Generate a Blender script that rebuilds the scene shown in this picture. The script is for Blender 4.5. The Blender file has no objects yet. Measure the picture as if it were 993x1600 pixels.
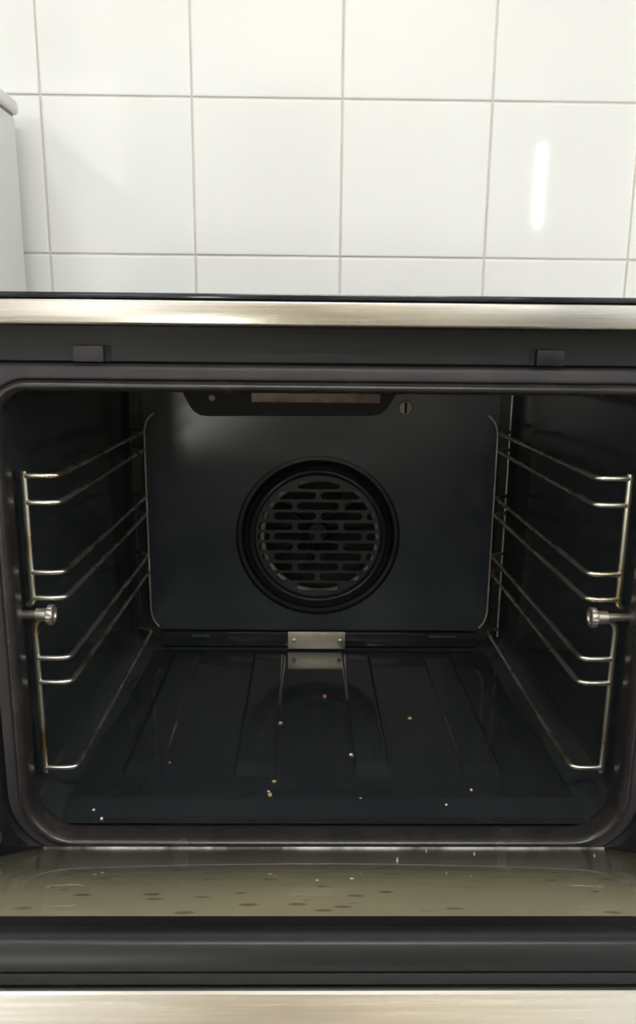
import bpy, bmesh, math, random
from mathutils import Vector, Matrix

random.seed(7)
SC = bpy.context.scene
COL = SC.collection
PI = math.pi

# ------------------------------------------------------------------ camera
cam_data = bpy.data.cameras.new('camera')
cam = bpy.data.objects.new('camera', cam_data)
COL.objects.link(cam)
cam_data.sensor_fit = 'VERTICAL'
cam_data.sensor_height = 36.0
cam_data.lens = 1186.7 / 1600.0 * 36.0
cam_data.clip_start = 0.02
_p, _y, _r = math.radians(12.316), math.radians(0.775), math.radians(-0.56)
_f = Vector((math.sin(_y) * math.cos(_p), math.cos(_y) * math.cos(_p), -math.sin(_p)))
_x = Vector((math.cos(_y), -math.sin(_y), 0))
_d = _f.cross(_x)
_x2 = _x * math.cos(_r) + _d * math.sin(_r)
_d2 = _d * math.cos(_r) - _x * math.sin(_r)
_m = Matrix((( _x2.x, -_d2.x, -_f.x), (_x2.y, -_d2.y, -_f.y), (_x2.z, -_d2.z, -_f.z)))
cam.matrix_world = Matrix.Translation((-0.016, -0.555, 0.86)) @ _m.to_4x4()
SC.camera = cam

# ------------------------------------------------------------------ world, exposure, light strengths
w = bpy.data.worlds.new('world')
SC.world = w
w.use_nodes = True
w.node_tree.nodes['Background'].inputs[0].default_value = (0.9, 0.95, 1.0, 1)
w.node_tree.nodes['Background'].inputs[1].default_value = 0.3
SC.view_settings.view_transform = 'Standard'
SC.view_settings.look = 'None'
SC.view_settings.exposure = -0.29
SC.view_settings.gamma = 1.0
SC.view_settings.use_curve_mapping = False
LAMP_E = 38.0        # ceiling lamp diffuser
SPOT_E = 60.0      # added low pane behind the camera, makes the spot on the back panel
FILL_E = 95.0        # added ceiling fill light further back, evens out the wall
STEEL_GLOW_E = 3.2      # added upper pane behind the camera, whitens the left end of the steel
SIDE_FILL_E = 5.0         # added fill panel on the right wall, lights the appliance side
SLIT_E = 34.0         # narrow window light behind


# ------------------------------------------------------------------ materials
def mat(name, col, rough=0.5, metal=0.0, spec=0.5, coat=0.0, coat_rough=0.05):
    m = bpy.data.materials.new(name)
    m.use_nodes = True
    b = m.node_tree.nodes['Principled BSDF']
    b.inputs['Base Color'].default_value = (*col, 1)
    b.inputs['Roughness'].default_value = rough
    b.inputs['Metallic'].default_value = metal
    b.inputs['Specular IOR Level'].default_value = spec
    b.inputs['Coat Weight'].default_value = coat
    b.inputs['Coat Roughness'].default_value = coat_rough
    return m


def N(m, kind, **kw):
    n = m.node_tree.nodes.new(kind)
    for k, v in kw.items():
        if k in n.inputs:
            n.inputs[k].default_value = v
        else:
            setattr(n, k, v)
    return n


def noise_color(m, stops, scale=(1, 1, 1), nscale=5.0, detail=4.0, rough_rng=None, bump=0.0, bump_dist=0.001):
    """colour ramp driven by stretched noise in object space"""
    t = m.node_tree
    b = t.nodes['Principled BSDF']
    tc = N(m, 'ShaderNodeTexCoord')
    mp = N(m, 'ShaderNodeMapping')
    mp.inputs['Scale'].default_value = scale
    nz = N(m, 'ShaderNodeTexNoise')
    nz.inputs['Scale'].default_value = nscale
    nz.inputs['Detail'].default_value = detail
    t.links.new(tc.outputs['Object'], mp.inputs['Vector'])
    t.links.new(mp.outputs['Vector'], nz.inputs['Vector'])
    if stops:
        cr = N(m, 'ShaderNodeValToRGB')
        el = cr.color_ramp.elements
        while len(el) < len(stops):
            el.new(0.5)
        for e, (p, c) in zip(el, stops):
            e.position = p
            e.color = (*c, 1)
        t.links.new(nz.outputs['Fac'], cr.inputs['Fac'])
        t.links.new(cr.outputs['Color'], b.inputs['Base Color'])
    if rough_rng:
        mr = N(m, 'ShaderNodeMapRange')
        mr.inputs['To Min'].default_value = rough_rng[0]
        mr.inputs['To Max'].default_value = rough_rng[1]
        t.links.new(nz.outputs['Fac'], mr.inputs['Value'])
        t.links.new(mr.outputs['Result'], b.inputs['Roughness'])
    if bump:
        bp = N(m, 'ShaderNodeBump')
        bp.inputs['Strength'].default_value = bump
        bp.inputs['Distance'].default_value = bump_dist
        t.links.new(nz.outputs['Fac'], bp.inputs['Height'])
        t.links.new(bp.outputs['Normal'], b.inputs['Normal'])
    return m


def emit(name, col, e):
    m = bpy.data.materials.new(name)
    m.use_nodes = True
    t = m.node_tree
    t.nodes.remove(t.nodes['Principled BSDF'])
    em = t.nodes.new('ShaderNodeEmission')
    em.inputs[0].default_value = (*col, 1)
    em.inputs[1].default_value = e
    t.links.new(em.outputs[0], t.nodes['Material Output'].inputs[0])
    return m


M = {}
M['tile'] = noise_color(mat('glazed_tile', (.80, .79, .755), .055, spec=.45), [(.3, (.845, .842, .825)), (.7, (.86, .858, .845))],
                        nscale=3.0, detail=2)
M['grout'] = noise_color(mat('grout', (.42, .39, .35), .9), [(.3, (.62, .575, .52)), (.7, (.74, .70, .65))], nscale=20)
M['plaster'] = mat('plaster', (.84, .835, .82), .8)
M['beige'] = mat('beige_paint', (.66, .58, .46), .7)
M['floor'] = noise_color(mat('floor_tile', (.36, .29, .20), .4), [(.3, (.34, .30, .25)), (.7, (.44, .39, .33))], nscale=6)
M['white'] = mat('white_enamel', (.88, .87, .84), .3)
M['joint'] = mat('dark_joint', (.25, .2, .16), .8)
M['steel'] = noise_color(mat('brushed_steel', (.66, .64, .6), .3, 1.0), [(.3, (.57, .535, .48)), (.7, (.67, .635, .58))],
                         scale=(2, 60, 120), nscale=8, detail=5, rough_rng=(.20, .32), bump=.05, bump_dist=.0004)
M['hob'] = mat('hob_glass', (.012, .014, .02), .12)
M['frame'] = noise_color(mat('frame_paint', (.03, .03, .033), .45, spec=.3), [(.35, (.0060, .0066, .0078)), (.7, (.0100, .0100, .0108))],
                         scale=(1, 1, 3), nscale=9, rough_rng=(.38, .55))
M['rim'] = noise_color(mat('rim_enamel', (.06, .055, .055), .42, spec=.22), [(.35, (.033, .030, .034)), (.7, (.046, .040, .039))],
                       nscale=25, rough_rng=(.32, .45))
M['seal'] = noise_color(mat('seal_rubber', (.05, .045, .04), .33, spec=.45), [(.35, (.022, .020, .021)), (.7, (.038, .032, .030))], nscale=30, rough_rng=(.20, .32))
M['enamel'] = noise_color(mat('black_enamel', (.014, .015, .016), .2), [(.3, (.027, .031, .031)), (.7, (.033, .038, .039))],
                          nscale=8, rough_rng=(.14, .24))
M['floor_enamel'] = noise_color(mat('floor_enamel', (.012, .013, .014), .12), [(.3, (.018, .020, .022)), (.7, (.024, .026, .028))],
                                nscale=10, rough_rng=(.06, .12))
M['panel'] = noise_color(mat('panel_enamel', (.02, .022, .026), .36), [(.3, (.036, .048, .060)), (.7, (.056, .068, .082))],
                         nscale=10, rough_rng=(.20, .28))
M['floor_enamel'].node_tree.nodes['Principled BSDF'].inputs['Specular IOR Level'].default_value = .45
M['ring'] = mat('ring_enamel', (.017, .021, .024), .13)
M['grille'] = mat('grille_enamel', (.034, .042, .046), .35)
M['hood'] = mat('hood_black', (.007, .0075, .008), .6, spec=.3)
M['void'] = mat('fan_void', (.03, .022, .02), .7)
M['wire'] = noise_color(mat('rack_wire', (.7, .62, .5), .28, .97),
                        [(.30, (.62, .36, .20)), (.42, (.86, .74, .52)), (.55, (.94, .91, .84)), (.68, (.90, .84, .70)), (.78, (.74, .46, .28))],
                        nscale=28, detail=3, rough_rng=(.22, .34))
M['wire_shaded'] = noise_color(mat('rack_wire_shaded', (.03, .03, .03), .5, 0.0), [(.3, (.02, .02, .02)), (.7, (.05, .05, .05))], nscale=22)  # black copy of the rack wire, shade put into its colour
M['nickel'] = noise_color(mat('nickel', (.6, .56, .47), .38, 1.0), [(.3, (.66, .61, .50)), (.7, (.80, .75, .63))],
                          scale=(1, 1, 1), nscale=60, rough_rng=(.35, .5))
M['screw'] = mat('screw_steel', (.62, .57, .50), .35, .9)
M['hingesteel'] = noise_color(mat('hinge_steel', (.2, .2, .2), .4, .6), [(.42, (.05, .05, .05)), (.62, (.5, .5, .47))], nscale=35)
M['dullscrew'] = mat('dull_screw', (.30, .27, .25), .5, .5)
M['bead'] = noise_color(mat('pale_glint', (.7, .65, .55), .35, .35), [(.35, (.45, .38, .26)), (.65, (.80, .77, .70))], nscale=30)  # pale low-metal colour that carries the glint of the bare edge
M['tan'] = noise_color(mat('scorched_steel', (.20, .155, .125), .55, .4), [(.3, (.15, .11, .085)), (.7, (.27, .21, .175))],
                       scale=(1, 1, 1), nscale=70)
M['rail'] = noise_color(mat('rail_paint', (.035, .036, .04), .33, spec=.32), [(.3, (.010, .0105, .0115)), (.7, (.015, .015, .0165))],
                        scale=(.6, 6, 6), nscale=20, rough_rng=(.28, .42))
M['blackframe'] = mat('door_black', (.006, .0065, .0075), .4, spec=.3)
M['slot'] = mat('slot_black', (.004, .004, .004), .8)
M['brown_board'] = noise_color(mat('board_brown', (.42, .27, .13), .5), [(.3, (.20, .14, .08)), (.7, (.28, .20, .12))], scale=(8, 8, 1), nscale=4)
M['greyblue'] = mat('grey_blue_paint', (.20, .22, .27), .6)
M['lamp'] = emit('lamp_diffuser', (.97, .99, .98), LAMP_E)
M['tube'] = emit('fill_diffuser', (.955, 1.0, 1.0), FILL_E)
M['steel_glow'] = emit('steel_glow_pane', (1.0, .98, .94), STEEL_GLOW_E)
M['spot_glow'] = emit('spot_pane', (.96, .98, .88), SPOT_E)
M['side_fill'] = emit('side_fill_pane', (.90, .95, 1.0), SIDE_FILL_E)
M['slit'] = emit('slit_pane', (.90, .95, 1.0), SLIT_E)

# door glass: dusty tinted pane, a thin film of grease and brown drip marks
g = mat('door_glass', (.075, .07, .045), .035, spec=.22)
t = g.node_tree
b = t.nodes['Principled BSDF']
tc = N(g, 'ShaderNodeTexCoord')
mp = N(g, 'ShaderNodeMapping')
mp.inputs['Scale'].default_value = (1, 1, 1)
t.links.new(tc.outputs['Object'], mp.inputs['Vector'])
n1 = N(g, 'ShaderNodeTexNoise')
n1.inputs['Scale'].default_value = 7
n1.inputs['Detail'].default_value = 3
n2 = N(g, 'ShaderNodeTexVoronoi')
n2.inputs['Scale'].default_value = 56
t.links.new(mp.outputs[0], n1.inputs['Vector'])
t.links.new(mp.outputs[0], n2.inputs['Vector'])
cr = N(g, 'ShaderNodeValToRGB')
cr.color_ramp.elements[0].position = .3
cr.color_ramp.elements[0].color = (.22, .20, .135, 1)
cr.color_ramp.elements[1].position = .7
cr.color_ramp.elements[1].color = (.28, .25, .155, 1)
t.links.new(n1.outputs['Fac'], cr.inputs['Fac'])
sp = N(g, 'ShaderNodeMapRange')
sp.inputs['From Min'].default_value = .16
sp.inputs['From Max'].default_value = .26
sp.inputs['To Min'].default_value = .75
sp.inputs['To Max'].default_value = 0
t.links.new(n2.outputs['Distance'], sp.inputs['Value'])
n3 = N(g, 'ShaderNodeTexNoise')
n3.inputs['Scale'].default_value = 13
n3.inputs['Detail'].default_value = 2
t.links.new(mp.outputs[0], n3.inputs['Vector'])
gate = N(g, 'ShaderNodeMapRange')
gate.inputs['From Min'].default_value = .46
gate.inputs['From Max'].default_value = .52
t.links.new(n3.outputs['Fac'], gate.inputs['Value'])
mul = N(g, 'ShaderNodeMath', operation='MULTIPLY')
t.links.new(sp.outputs[0], mul.inputs[0])
t.links.new(gate.outputs[0], mul.inputs[1])
mx = N(g, 'ShaderNodeMix', data_type='RGBA')
t.links.new(mul.outputs[0], mx.inputs['Factor'])
t.links.new(cr.outputs['Color'], mx.inputs[6])
mx.inputs[7].default_value = (.10, .075, .045, 1)
t.links.new(mx.outputs[2], b.inputs['Base Color'])
M['glass'] = g


# ------------------------------------------------------------------ mesh helpers
def link(name, bm, m, parent=None, smooth=True, angle=35):
    me = bpy.data.meshes.new(name)
    bmesh.ops.recalc_face_normals(bm, faces=bm.faces)
    bm.to_mesh(me)
    bm.free()
    me.materials.append(m)
    if smooth:
        me.polygons.foreach_set('use_smooth', [True] * len(me.polygons))
        me.set_sharp_from_angle(angle=math.radians(angle))
    o = bpy.data.objects.new(name, me)
    COL.objects.link(o)
    if parent is not None:
        o.parent = parent
        o.matrix_parent_inverse = WORLD_INV.get(parent.name, Matrix())
    return o


WORLD_INV = {}


def thing(name, label, cat, loc, group=None):
    o = bpy.data.objects.new(name, None)
    o.empty_display_size = .05
    COL.objects.link(o)
    o.location = loc
    o['label'] = label
    o['category'] = cat
    if group:
        o['group'] = group
    WORLD_INV[o.name] = Matrix.Translation(loc).inverted()
    return o


def box(bm, x0, x1, y0, y1, z0, z1, bev=0.0, seg=2, xf=None):
    r = bmesh.ops.create_cube(bm, size=1)
    vs = r['verts']
    for v in vs:
        v.co = Vector(((x0 + x1) / 2 + v.co.x * (x1 - x0), (y0 + y1) / 2 + v.co.y * (y1 - y0), (z0 + z1) / 2 + v.co.z * (z1 - z0)))
    if bev:
        es = list({e for v in vs for e in v.link_edges})
        rr = bmesh.ops.bevel(bm, geom=es, offset=bev, segments=seg, profile=.5, affect='EDGES')
        vs = list({v for f in rr['faces'] for v in f.verts} | {v for v in vs if v.is_valid})
    if xf:
        for v in vs:
            v.co = xf(v.co)
    return vs


def boxobj(name, m, parent, *a, bev=0.0, seg=2, xf=None):
    bm = bmesh.new()
    box(bm, *a, bev=bev, seg=seg, xf=xf)
    return link(name, bm, m, parent)


def round_path(pts, r, n=5):
    """fillet the corners of a polyline"""
    pts = [Vector(p) for p in pts]
    out = [pts[0]]
    for i in range(1, len(pts) - 1):
        a, c, e = pts[i - 1], pts[i], pts[i + 1]
        u, v = (a - c), (e - c)
        k = min(r, u.length * .49, v.length * .49)
        p0, p1 = c + u.normalized() * k, c + v.normalized() * k
        for j in range(n + 1):
            s = j / n
            out.append((1 - s) ** 2 * p0 + 2 * s * (1 - s) * c + s * s * p1)
    out.append(pts[-1])
    return out


def tube(bm, pts, rad, n=10, cap=True):
    pts = [Vector(p) for p in pts]
    rings = []
    prev = None
    for i, p in enumerate(pts):
        d = (pts[min(i + 1, len(pts) - 1)] - pts[max(i - 1, 0)]).normalized()
        if prev is None:
            up = Vector((0, 0, 1)) if abs(d.z) < .9 else Vector((1, 0, 0))
            a = d.cross(up).normalized()
        else:
            a = (prev - d * prev.dot(d)).normalized()
        prev = a
        bb = d.cross(a)
        rings.append([bm.verts.new(p + a * rad * math.cos(2 * PI * k / n) + bb * rad * math.sin(2 * PI * k / n)) for k in range(n)])
    for i in range(len(rings) - 1):
        for k in range(n):
            bm.faces.new((rings[i][k], rings[i][(k + 1) % n], rings[i + 1][(k + 1) % n], rings[i + 1][k]))
    if cap:
        bm.faces.new(rings[0])
        bm.faces.new(list(reversed(rings[-1])))


def tubeobj(name, m, parent, pts, rad, n=10, fil=0.0):
    bm = bmesh.new()
    tube(bm, round_path(pts, fil) if fil else pts, rad, n)
    return link(name, bm, m, parent, angle=60)


def rrect(hw, z0, z1, r, n=10, rt=None):
    """rounded rectangle loop of (x, z), same count for any size"""
    out = []
    q = rt if rt else r
    for cx, cz, a0, r in ((hw - q, z1 - q, 0, q), (-hw + q, z1 - q, 90, q), (-hw + r, z0 + r, 180, r), (hw - r, z0 + r, 270, r)):
        for k in range(n + 1):
            a = math.radians(a0 + 90 * k / n)
            out.append((cx + r * math.cos(a), cz + r * math.sin(a)))
    return out


def loft(bm, loops, closed=True):
    rings = [[bm.verts.new(p) for p in L] for L in loops]
    n = len(rings[0])
    for i in range(len(rings) - 1):
        for k in range(n if closed else n - 1):
            bm.faces.new((rings[i][k], rings[i][(k + 1) % n], rings[i + 1][(k + 1) % n], rings[i + 1][k]))
    return rings


def lathe_y(bm, cx, cz, prof, n=72):
    """revolve (radius, y) about a line along Y through (cx, cz)"""
    loft(bm, [[(cx + r * math.cos(2 * PI * k / n), y, cz + r * math.sin(2 * PI * k / n)) for k in range(n)] for r, y in prof])


def lathe_x(bm, cy, cz, prof, n=28, knurl=None):
    loops = []
    for i, (r, x) in enumerate(prof):
        L = []
        for k in range(n):
            rr = r * (1 - (.06 if (knurl and i in knurl and k % 2) else 0))
            L.append((x, cy + rr * math.cos(2 * PI * k / n), cz + rr * math.sin(2 * PI * k / n)))
        loops.append(L)
    rings = loft(bm, loops)
    return rings


def cut_plate(name, m, parent, outer, holes, y0, y1, smooth=False):
    """flat plate in the XZ plane with holes, from a filled curve turned into a mesh"""
    cu = bpy.data.curves.new('c', 'CURVE')
    cu.dimensions = '2D'
    cu.fill_mode = 'BOTH'
    cu.extrude = (y1 - y0) / 2
    for loop in [outer] + holes:
        s = cu.splines.new('POLY')
        s.points.add(len(loop) - 1)
        for p, (x, z) in zip(s.points, loop):
            p.co = (x, z, 0, 1)
        s.use_cyclic_u = True
    tmp = bpy.data.objects.new('c', cu)
    me = bpy.data.meshes.new_from_object(tmp)
    bpy.data.objects.remove(tmp)
    bm = bmesh.new()
    bm.from_mesh(me)
    bpy.data.meshes.remove(me)
    ym = (y0 + y1) / 2
    for v in bm.verts:
        v.co = Vector((v.co.x, ym - v.co.z, v.co.y))
    bmesh.ops.remove_doubles(bm, verts=bm.verts, dist=1e-6)
    return link(name, bm, m, parent, smooth=smooth)


def circle(cx, cz, r, n=64):
    return [(cx + r * math.cos(2 * PI * k / n), cz + r * math.sin(2 * PI * k / n)) for k in range(n)]


def struct(o):
    o['kind'] = 'structure'
    return o


# ------------------------------------------------------------------ the room
WY = .55                       # tiled wall, 0.55 m behind the oven's front
XL, XR, YB, ZC = -1.75, 1.45, -2.2, 2.5
wall_back = struct(boxobj('wall_back', M['grout'], None, XL, XR, WY, WY + .1, 0, ZC))
struct(boxobj('wall_left', M['plaster'], None, XL - .1, XL, YB, WY, 0, ZC))
struct(boxobj('wall_right', M['plaster'], None, XR, XR + .1, YB, WY, 0, ZC))
struct(boxobj('wall_front', M['beige'], None, XL, XR, YB - .1, YB, 0, ZC))
struct(boxobj('floor', M['floor'], None, XL - .1, XR + .1, YB - .1, WY + .1, -.1, 0))
struct(boxobj('ceiling', M['plaster'], None, XL - .1, XR + .1, YB - .1, WY + .1, ZC, ZC + .1))

# wall tiles, 20 cm, each its own piece, slightly cushioned edges
TS = .1975
bm = bmesh.new()
h = TS / 2


def sq(e, y):
    return [(s * (h - e), y, u * (h - e)) for s, u in ((-1, -1), (1, -1), (1, 1), (-1, 1))]


rg = loft(bm, [sq(0, 0), sq(0, -.0010), sq(.0004, -.0016), sq(.0012, -.0020), sq(.0026, -.0022)])
bm.faces.new(rg[-1])
t0 = link('tile', bm, M['tile'], wall_back, angle=4)
first = True
for i in range(-6, 8):
    for j in range(-5, 4):
        o = t0 if first else t0.copy()
        if not first:
            COL.objects.link(o)
            o.parent = wall_back
        first = False
        o.location = (-.374 + .2 * i + .1, WY, 1.181 + .2 * j + .1)
        o.rotation_euler = (random.uniform(-.0015, .0015), 0, random.uniform(-.0015, .0015))

# behind the camera: boards and panes added to tint reflections, plus a slit window
board_1 = struct(boxobj('reflection_board_1', M['white'], None, -1.50, -.50, YB, YB + .04, .0, 2.15))  # added white board that holds the glowing panes
boxobj('pane', M['spot_glow'], board_1, -.67, -.535, YB + .04, YB + .045, .36, .57)  # added pane, mirrored as the bright spot on the rear panel
boxobj('upper_pane', M['steel_glow'], board_1, -1.42, -.86, YB + .04, YB + .045, .74, 2.05)  # added pane, whitens the left of the steel reflection
board_2 = struct(boxobj('reflection_board_2', M['white'], None, .62, .94, YB, YB + .035, .0, 2.05))  # added white board for a light patch in the steel
struct(boxobj('reflection_board_3', M['brown_board'], None, -.30, .06, YB, YB + .035, .0, 2.05))  # added brown board, darkens the middle of the steel reflection
struct(boxobj('reflection_board_4', M['greyblue'], None, 1.13, 1.42, YB, YB + .035, .0, 2.05))  # added grey-blue board, darkens the right end of the steel
fill_panel = struct(boxobj('side_fill_panel', M['white'], None, XR - .03, XR, -1.42, -.48, .95, 2.05))  # added fill panel, brightens the side of the appliance
boxobj('pane', M['side_fill'], fill_panel, XR - .034, XR - .0305, -1.36, -.54, 1.01, 1.99)
wn = struct(boxobj('window_1', M['white'], None, 1.02, 1.12, YB, YB + .03, .75, 2.15))
boxobj('pane', M['slit'], wn, 1.060, 1.088, YB + .03, YB + .034, 1.42, 1.78)

lamp = thing('ceiling_lamp', 'round white ceiling lamp lighting the kitchen from above', 'lamp', (-.80, -.75, 2.5))
bm = bmesh.new()
n = 40
rg = loft(bm, [[(-.80 + r * math.cos(2 * PI * k / n), -.75 + r * math.sin(2 * PI * k / n), z) for k in range(n)] for r, z in ((.15, 2.498), (.15, 2.475), (.14, 2.47))])
link('base', bm, M['white'], lamp)
bm = bmesh.new()
rg = loft(bm, [[(-.80 + r * math.cos(2 * PI * k / n), -.75 + r * math.sin(2 * PI * k / n), z) for k in range(n)] for r, z in ((.138, 2.472), (.13, 2.45), (.09, 2.435), (.03, 2.43))])
bm.faces.new(rg[-1])
link('diffuser', bm, M['lamp'], lamp)

fill_unit = thing('ceiling_fill', 'added long white fill light, unseen further back on the ceiling', 'lamp', (.10, -1.8, 2.5))  # fill light added to even out the tiled wall
boxobj('housing', M['white'], fill_unit, -.50, .70, -1.86, -1.74, 2.455, 2.499, bev=.004)
boxobj('diffuser', M['tube'], fill_unit, -.48, .68, -1.85, -1.75, 2.425, 2.4545, bev=.01)

# ------------------------------------------------------------------ the white appliance on the left
fr = thing('kitchen_appliance', 'white enamelled appliance with a thick white lid, beside the oven at the tiled wall', 'appliance', (-.70, .2, 0))
boxobj('body', M['white'], fr, -1.0, -.393, -.10, .505, .03, 1.142, bev=.004)
boxobj('lid', M['white'], fr, -1.0, -.3895, -.11, .512, 1.1445, 1.163, bev=.006, seg=3)
boxobj('lid_joint', M['joint'], fr, -.995, -.3945, -.09, .50, 1.1415, 1.146)
bm = bmesh.new()
box(bm, -.98, -.41, -.06, .48, 0, .0305)
link('plinth', bm, M['joint'], fr)

# ------------------------------------------------------------------ the oven
oven = thing('oven', 'black enamelled oven with steel trim and its door dropped half open, against white tiles', 'oven', (0, .27, 0))
OUT = .298

# carcase: sides, back, base
bm = bmesh.new()
for s in (-1, 1):
    box(bm, min(s * OUT, s * (OUT - .012)), max(s * OUT, s * (OUT - .012)), .012, .535, .06, .872)
box(bm, -OUT + .0121, OUT - .0121, .525, .535, .06, .872)
box(bm, -OUT + .0121, OUT - .0121, .03, .5249, .06, .07)
link('body', bm, M['white'], oven)
boxobj('plinth', M['blackframe'], oven, -.28, .28, .05, .50, 0, .06)
boxobj('drawer_front', M['steel'], oven, -OUT, OUT, -.012, .011, .075, .395, bev=.003)

# hob and steel fascia
boxobj('hob', M['hob'], oven, -.30, .30, -.0225, .535, .8903, .8942, bev=.0010)
bm = bmesh.new()
box(bm, -.30, .30, -.0220, .010, .8730, .8900, bev=.0018, seg=3)
box(bm, -.298, .298, .0101, .53, .8745, .8895)
link('fascia', bm, M['steel'], oven)

# front frame with the rounded opening
Z0, Z1 = .450, .848            # rim outer
fl = bmesh.new()
L = [[(x, y, z) for x, z in rrect(hw, a, c, r, 10, .003 if r < .01 else (.012 if hw > .255 else r - .016))] for hw, a, c, r, y in (
    (OUT, .400, .8725, .003, .012), (OUT, .400, .8725, .003, .0),
    (.262, .4435, .8483, .052, .0), (.2585, .4465, .8463, .050, .003), (.250, .4555, .8378, .047, .003), (.250, .4555, .8378, .047, .012))]
loft(fl, L)
link('front_frame', fl, M['frame'], oven)
# recessed latch tabs above the opening
for s, x0, x1 in ((-1, -.1834, -.1615), (1, .1462, .1665)):
    tb = boxobj('latch_tab', M['rim'] if s < 0 else M['frame'], oven, x0, x1, -.0045, .001, .8475, .8592, bev=.0012)
    if s < 0:
        boxobj('slot', M['slot'], tb, x1 + .0004, x1 + .0040, -.0008, .001, .8480, .8592)  # dark strip painted for the shadow beside the left tab
    else:
        boxobj('slot', M['slot'], tb, x0 - .0040, x0 - .0004, -.0008, .001, .8480, .8596)

# opening rim: rolled bead round the mouth
rim = bmesh.new()
loops = []
def rim_loop(off, y):
    rt = .030 + off if off < 0 else .030 - off * 2.2
    return [(x, y, z) for x, z in rrect(.2480 + off, .4568 - off, .8358 + off, .046 + off, 10, rt)]


for off, y in ((.0095, .003), (.0095, .0005), (.0090, -.0006), (.0070, -.0012), (.0045, -.0018), (.0020, -.0022), (.0006, -.0024), (-.0004, -.0016), (-.0014, .0012), (-.0014, .006)):
    loops.append(rim_loop(off, y))
loft(rim, loops)
link('opening_rim', rim, M['rim'], oven, angle=70)
# rounded seal inside the rim
seal = bmesh.new()
loft(seal, [rim_loop(off, y) for off, y in ((-.0015, .004), (-.0011, .0010), (-.0014, -.0024), (-.0022, -.0050), (-.0034, -.0068), (-.0048, -.0074), (-.0062, -.0070), (-.0076, -.0054), (-.0087, -.0030), (-.0093, -.0004), (-.0095, .003), (-.0095, .0105))])
link('door_seal', seal, M['seal'], oven, angle=70)

# cavity: one enamelled shell
YBK = .392
cv = bmesh.new()
secs = [(.2385, .4664, .8263, .037, .010), (.2440, .4640, .8330, .040, .016), (.2470, .4640, .8340, .041, .024),
        (.2480, .4640, .8345, .041, .030), (.2480, .4640, .8350, .041, .048),
        (.2470, .4705, .8350, .041, .200), (.2460, .4705, .8350, .041, .370), (.2440, .4725, .8330, .040, .384), (.2380, .4780, .8270, .036, YBK)]
loft(cv, [[(x, y, z) for x, z in rrect(hw, a, c, r, 12, r - .0165)] for hw, a, c, r, y in secs])
cav = link('cavity', cv, M['enamel'], oven, angle=50)
FX, FZ = -.003, .622           # fan centre
cut_plate('cavity_rear', M['enamel'], oven, rrect(.2380, .4780, .8270, .036, 12, .0195), [circle(FX, FZ, .092)], YBK, YBK + .001)

# pressed floor plate with four raised flutes
fb = bmesh.new()
NX, NY = 340, 150
FX0, FX1, FY0, FY1 = -.2215, .2215, .0125, .382


def sstep(a, c, v):
    u = max(0, min(1, (v - a) / (c - a)))
    return u * u * (3 - 2 * u)


FL = [(-.186, -.150), (-.084, -.044), (.028, .064), (.130, .168)]


def floor_z(x, y):
    hgt = 0
    for a, c in FL:
        e = .0035
        hgt = max(hgt, sstep(a, a + e, x) * (1 - sstep(c - e, c, x)) * sstep(.075, .10, y) * (1 - sstep(.352, .370, y)))
    front = -.0045 * (1 - sstep(.018, .042, y)) + .0010 * (sstep(.038, .043, y) - sstep(.046, .056, y)) + .0010 * (1 - sstep(.013, .024, y))
    return .4716 + .0044 * hgt + front


gv = [[fb.verts.new((FX0 + (FX1 - FX0) * i / NX, FY0 + (FY1 - FY0) * j / NY, 0)) for i in range(NX + 1)] for j in range(NY + 1)]
for row in gv:
    for v in row:
        v.co.z = floor_z(v.co.x, v.co.y)
for j in range(NY):
    for i in range(NX):
        fb.faces.new((gv[j][i], gv[j][i + 1], gv[j + 1][i + 1], gv[j + 1][i]))
link('floor_plate', fb, M['floor_enamel'], oven, angle=80)

# rear liner panel with pale side beads (chipped edge, glint painted in), screw, tabs and name plate
pan = cut_plate('back_panel', M['panel'], oven, rrect(.2200, .4965, .8200, .02), [circle(FX, FZ, .1045)], .3845, .3895)
for s in (-1, 1):
    tubeobj('glint_bead', M['bead'], pan, [(s * .2060, .3835, .7785), (s * .2150, .3830, .770), (s * .2185, .3825, .757), (s * .2185, .3825, .521), (s * .2145, .3825, .508), (s * .2090, .3835, .5010)], .0012, 8, .006)
boxobj('bottom_ledge', M['floor_enamel'], pan, -.205, .205, .3775, .3843, .4755, .4960, bev=.0025)
for x0, x1 in ((-.166, -.142), (.142, .178)):
    boxobj('locating_tab', M['panel'], pan, x0, x1, .3745, .3774, .4895, .4935, bev=.0008)

fan = bmesh.new()
lathe_y(fan, FX, FZ, [(.1046, .3850), (.1040, .3900), (.1015, .3935), (.0985, .3925), (.0955, .3860), (.0935, .3815), (.0915, .3800),
                      (.0895, .3815), (.0880, .3850), (.0860, .3880), (.0830, .3885), (.0805, .3860), (.0795, .3855), (.0795, .3920)])
fc = link('fan_cover', fan, M['ring'], oven, angle=70)
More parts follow.
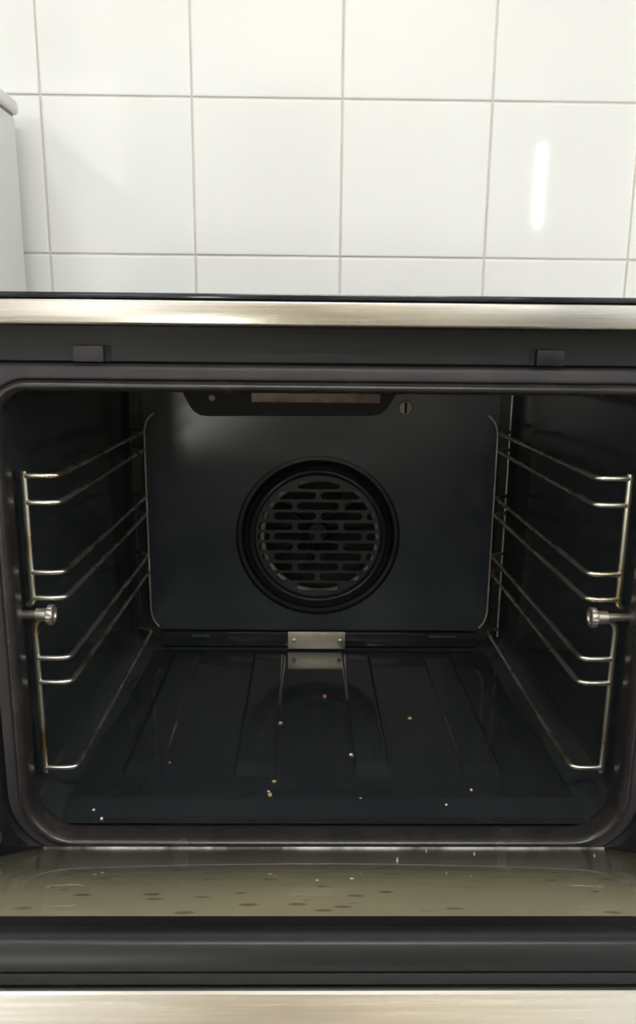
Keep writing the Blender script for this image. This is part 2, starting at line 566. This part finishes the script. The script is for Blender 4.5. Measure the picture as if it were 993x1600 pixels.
# slotted grille: staggered stadium slots cut through a disc
holes = []
R = .0778
pitch, sh = .01335, .0098
for row in range(-5, 6):
    zc = row * pitch
    lim = math.sqrt(max(0, R * R - (abs(zc) + sh * .36) ** 2))
    start = 0.0 if row % 2 else .0294
    sp_ = .0588
    ks = range(-3, 4)
    for k in ks:
        c0 = start + k * sp_
        a, c = max(c0 - sp_ / 2 + .0027, -lim), min(c0 + sp_ / 2 - .0027, lim)
        if c - a < sh * 1.0:
            continue
        rr = sh / 2
        loop = []
        for q in range(9):
            an = -PI / 2 + PI * q / 8
            loop.append((FX + c - rr + rr * math.cos(an), FZ - zc + rr * math.sin(an)))
        for q in range(9):
            an = PI / 2 + PI * q / 8
            loop.append((FX + a + rr + rr * math.cos(an), FZ - zc + rr * math.sin(an)))
        holes.append(loop)
cut_plate('grille', M['grille'], fc, circle(FX, FZ, .0800), holes, .3868, .3880)
bm = bmesh.new()
lathe_y(bm, FX, FZ, [(.0915, .3935), (.0915, .445), (.02, .446), (.001, .446)], 40)
link('fan_housing', bm, M['void'], fc)
bm = bmesh.new()
tube(bm, [(FX + .0030 + .0752 * math.cos(2 * PI * k / 60), .3990, FZ - .0020 + .0752 * math.sin(2 * PI * k / 60)) for k in range(61)], .0042, 10)
link('ring_element', bm, M['dullscrew'], fc)
bm = bmesh.new()
lathe_y(bm, FX, FZ, [(.001, .408), (.012, .408), (.014, .412), (.014, .440)], 24)
for k in range(10):
    a = 2 * PI * k / 10
    mtx = Matrix.Translation((FX, 0, FZ)) @ Matrix.Rotation(a, 4, 'Y')
    box(bm, .014, .058, .412, .436, -.0006, .0006, xf=lambda p, mtx=mtx: mtx @ p)
link('fan_wheel', bm, M['void'], fc)

# name plate (blank) with two rivets, standing on the floor at the back
pl = boxobj('metal_plate', M['nickel'], oven, -.0410, .0338, .3745, .3772, .4738, .4975, bev=.0009)
for x in (-.0330, .0265):
    bm = bmesh.new()
    lathe_y(bm, x, .4855, [(.0031, .3748), (.0029, .3738), (.0018, .3731), (.0004, .3729)], 16)
    link('rivet', bm, M['screw'], pl)
# slotted screw
bm = bmesh.new()
SX, SZ = .1030, .7870
lathe_y(bm, SX, SZ, [(.0092, .3846), (.0090, .3825), (.0078, .3812), (.0030, .3808), (.0003, .3808)], 28)
sc = link('screw', bm, M['dullscrew'], oven)
boxobj('slot', M['slot'], sc, SX - .0015, SX + .0015, .3804, .3809, SZ - .0068, SZ + .0068)

# grill hood under the roof: rounded black tray with a scorched strip and a small bolt
GY = .300
prof = [(-.166, .833), (-.158, .812), (-.150, .796), (-.145, .788), (-.138, .7835), (-.130, .7822),
        (.054, .7840), (.064, .7860), (.072, .7920), (.080, .806), (.092, .833)]
bm = bmesh.new()
rg = loft(bm, [[(x, y, z) for x, z in prof] for y in (GY, GY + .0015, .380)], closed=False)
bm.faces.new(rg[0])
bm.faces.new(rg[-1])
hood = link('grill_hood', bm, M['hood'], oven)
boxobj('element_strip', M['tan'], hood, -.0795, .0640, GY - .006, GY - .0003, .7985, .8200, bev=.0012)
bm = bmesh.new()
lathe_y(bm, -.1235, .803, [(.0042, GY - .0003), (.0040, GY - .003), (.0020, GY - .0042), (.0003, GY - .0043)], 14)
link('bolt', bm, M['dullscrew'], hood)

# wire shelf racks on both sides
RZ = [.7600, .7385, .6812, .6597, .6077, .5862, .5078]
YU = .035
for s in (-1, 1):
    dz = .0 if s > 0 else -.0010
    rk = tubeobj('shelf_rack', M['wire'], oven, [(s * .2385, YU, .7635 + dz), (s * .2385, YU, .657 + dz), (s * .2400, YU + .001, .6535), (s * .2440, YU + .003, .6515)], .0027, 10, .004)
    tubeobj('lower_upright', M['wire'], rk, [(s * .2385, YU, .5030 + dz), (s * .2385, YU, .6330 + dz), (s * .2370, YU, .6385), (s * .2300, YU, .6430)], .0026, 10, .005)
    tubeobj('rear_upright', M['bead'] if s > 0 else M['wire_shaded'], rk, [(s * .2290, .3655, .496), (s * .2290, .3655, .8080)], .0011, 8)  # right upright coloured as if catching light, left one as lost in shade
    for z in RZ:
        z += dz
        bm = bmesh.new()
        tube(bm, round_path([(s * .2375, YU - .001, z), (s * .2120, YU - .001, z), (s * .2120, .352, z), (s * .2295, .3640, z)], .009, 6), .0022, 10)
        link('rung', bm, M['wire'], rk, angle=60)
    bm = bmesh.new()
    sx = 0.0 if s > 0 else -.006
    rings = lathe_x(bm, .0315, .6452, [(.0006, s * .2162 + sx), (.0050, s * .2162 + sx), (.0054, s * .2152 + sx), (.0074, s * .2148 + sx), (.0084, s * .2156 + sx), (.0086, s * .2172 + sx), (.0084, s * .2196 + sx),
                                     (.0070, s * .2204 + sx), (.0056, s * .2208 + sx), (.0056, s * .2290 + sx), (.0046, s * .2296 + sx), (.0034, s * .2298 + sx), (.0034, s * .2478)], 36, knurl=(4, 5, 6))
    link('thumb_screw', bm, M['screw'], rk, angle=30)

# ------------------------------------------------------------------ the door, dropped to about 32 degrees above level
PH = math.radians(32.5)
HY, HZ = -.0125, .4635
UY, UZ = -math.cos(PH), math.sin(PH)
NYv, NZv = math.sin(PH), math.cos(PH)


def D(p):
    """door-local (x, s along the door from the hinge, t out of the inner face) to the room"""
    x, s_, t_ = p
    return Vector((x, HY + UY * s_ + NYv * t_, HZ + UZ * s_ + NZv * t_))


door = boxobj('door', M['blackframe'], oven, -.297, .297, .002, .3885, -.0135, -.0035, bev=.002, xf=D)
S0, S1 = .0032, .3600
boxobj('glass_pane', M['glass'], door, -.226, .226, S0, S1, -.0034, .0004, bev=.0006, xf=D)
# black frame round the pane: two side rails
for s in (-1, 1):
    boxobj('side_rail', M['blackframe'], door, min(s * .2265, s * .297), max(s * .2265, s * .297), .004, .3885, -.0034, .0012, bev=.0008, xf=D)
boxobj('hinge_rail', M['hingesteel'], door, -.226, .226, .0006, .0030, -.0034, .0008, bev=.0005, xf=D)
boxobj('border_strip', M['blackframe'], door, -.2262, .2262, .3603, .3885, -.0034, .0003, bev=.0003, xf=D)
# rounded dark top rail seen end-on
prof = [(.3850, -.0034), (.3850, .0006)] + [(.3866 + .0075 * math.cos(math.radians(a)), -.0034 + (.0040 if a > 0 else .0116) * math.sin(math.radians(a))) for a in range(84, -48, -7)] + [(.3886, -.0116)]
bm = bmesh.new()
rg = loft(bm, [[D((x, a, c)) for a, c in prof] for x in (-.297, .297)])
bm.faces.new(rg[0])
bm.faces.new(rg[-1])
link('top_rail', bm, M['rail'], door, angle=50)
boxobj('groove_shade', M['slot'], door, -.2965, .2965, .3886, .3920, -.0149, -.0117, bev=.0003, xf=D)  # black strip painted for the shade of the recess under the rail
# steel outer skin with a folded top edge
bm = bmesh.new()
prof = [(.3880, -.0152), (.3952, -.0153), (.3960, -.0157), (.3964, -.0166), (.3966, -.0430), (.3950, -.0470), (.3930, -.0480), (-.004, -.0480), (-.004, -.0152)]
rg = loft(bm, [[D((x, a, c)) for a, c in prof] for x in (-.298, .298)])
bm.faces.new(rg[0])
bm.faces.new(rg[-1])
link('outer_panel', bm, M['steel'], door, angle=12)
hd = tubeobj('handle', M['steel'], door, [D((-.26, .335, -.088)), D((.26, .335, -.088))], .009, 16)
for s in (-1, 1):
    tubeobj('bracket', M['steel'], hd, [D((s * .23, .335, -.0475)), D((s * .23, .335, -.086))], .007, 12)
    boxobj('hinge_arm', M['nickel'], door, s * .268 - .003, s * .268 + .003, -.012, .11, -.002, .0065, bev=.001, xf=lambda p: D((p.x, p.y, p.z + .004)))

# ------------------------------------------------------------------ crumbs
CM = {
    'orange': mat('crumb_orange', (.42, .17, .07), .8), 'tan': mat('crumb_tan', (.50, .34, .15), .8),
    'pale': mat('crumb_pale', (.78, .72, .58), .8), 'white': mat('crumb_white', (.85, .83, .78), .8), 'grey': mat('crumb_grey', (.40, .37, .33), .8)}


def crumb(x, y, z, size, c, label, group, up=(0, 0, 1), flat=.55):
    bm = bmesh.new()
    bmesh.ops.create_icosphere(bm, subdivisions=2, radius=1)
    a = random.uniform(0, PI)
    mt = Vector((0, 0, 1)).rotation_difference(Vector(up)).to_matrix() @ Matrix.Rotation(a, 3, 'Z')
    el = random.uniform(.65, .95)
    for v in bm.verts:
        k = random.uniform(.78, 1.12)
        v.co = mt @ Vector((v.co.x * size / 2 * k, v.co.y * size / 2 * el * k, v.co.z * size / 2 * flat * k))
    o = link('crumb', bm, CM[c], None, angle=25)
    o.location = Vector((x, y, z)) + Vector(up) * size * flat * .40
    o['label'] = label
    o['category'] = 'crumb'
    o['group'] = group
    return o


FG = 'crumbs on the oven floor'
for x, y, s_, c, lab in (
    (.0044, .2399, .0052, 'orange', 'large orange brown crumb in front of the small metal plate'),
    (-.0433, .1783, .0036, 'grey', 'greyish flake on the oven floor just left of the orange crumb'),
    (.0943, .1891, .0040, 'tan', 'golden crumb lying alone right of the orange crumb on the oven floor'),
    (.0274, .1158, .0030, 'white', 'bright white crumb on the edge of a raised flute in mid floor'),
    (-.0451, .0688, .0032, 'tan', 'tan crumb uppermost of three close together near the front of the oven floor'),
    (-.0478, .0460, .0038, 'tan', 'golden crumb lowest of three close together at the front step of the floor'),
    (-.0494, .0530, .0020, 'pale', 'tiny pale crumb between two tan crumbs near the front step of the floor'),
    (.1060, .0350, .0022, 'white', 'tiny white crumb in the front gutter of the cavity, right half'),
    (.1322, .0561, .0024, 'pale', 'tiny pale crumb on the front right of the oven floor by the step'),
    (-.1978, .0290, .0022, 'pale', 'tiny pale crumb in the front left corner of the cavity'),
    (-.1885, .0190, .0024, 'white', 'tiny white crumb nearest the mouth of the oven at front left'),
    (.0318, .0420, .0016, 'grey', 'minute grey crumb on the floor step in mid width'),
    (-.1456, .1010, .0018, 'grey', 'minute grey crumb on the left part of the oven floor')):
    z = floor_z(x, y)
    crumb(x, y, z, s_ * 1.3, c, lab, FG)
DG = 'crumbs on the glass of the open door'
for x, s_, size, c, lab in (
    (.0462, .1065, .0018, 'pale', 'small yellowish crumb high on the door glass right of centre'),
    (.0079, .2367, .0024, 'white', 'bright white crumb in the middle of the door glass'),
    (-.0101, .2453, .0022, 'pale', 'pale crumb next to the bright white one in the middle of the door glass'),
    (.0772, .0300, .0014, 'white', 'tiny white crumb by the hinge edge of the door glass, right of centre'),
    (.1089, .0567, .0014, 'pale', 'tiny pale crumb near the hinge edge of the door glass, further right'),
    (.1924, .0731, .0014, 'pale', 'tiny pale crumb near the right end of the door glass')):
    p = D((x, s_, .0004))
    crumb(p.x, p.y, p.z, size, c, lab, DG, up=(0, NYv, NZv), flat=.22)
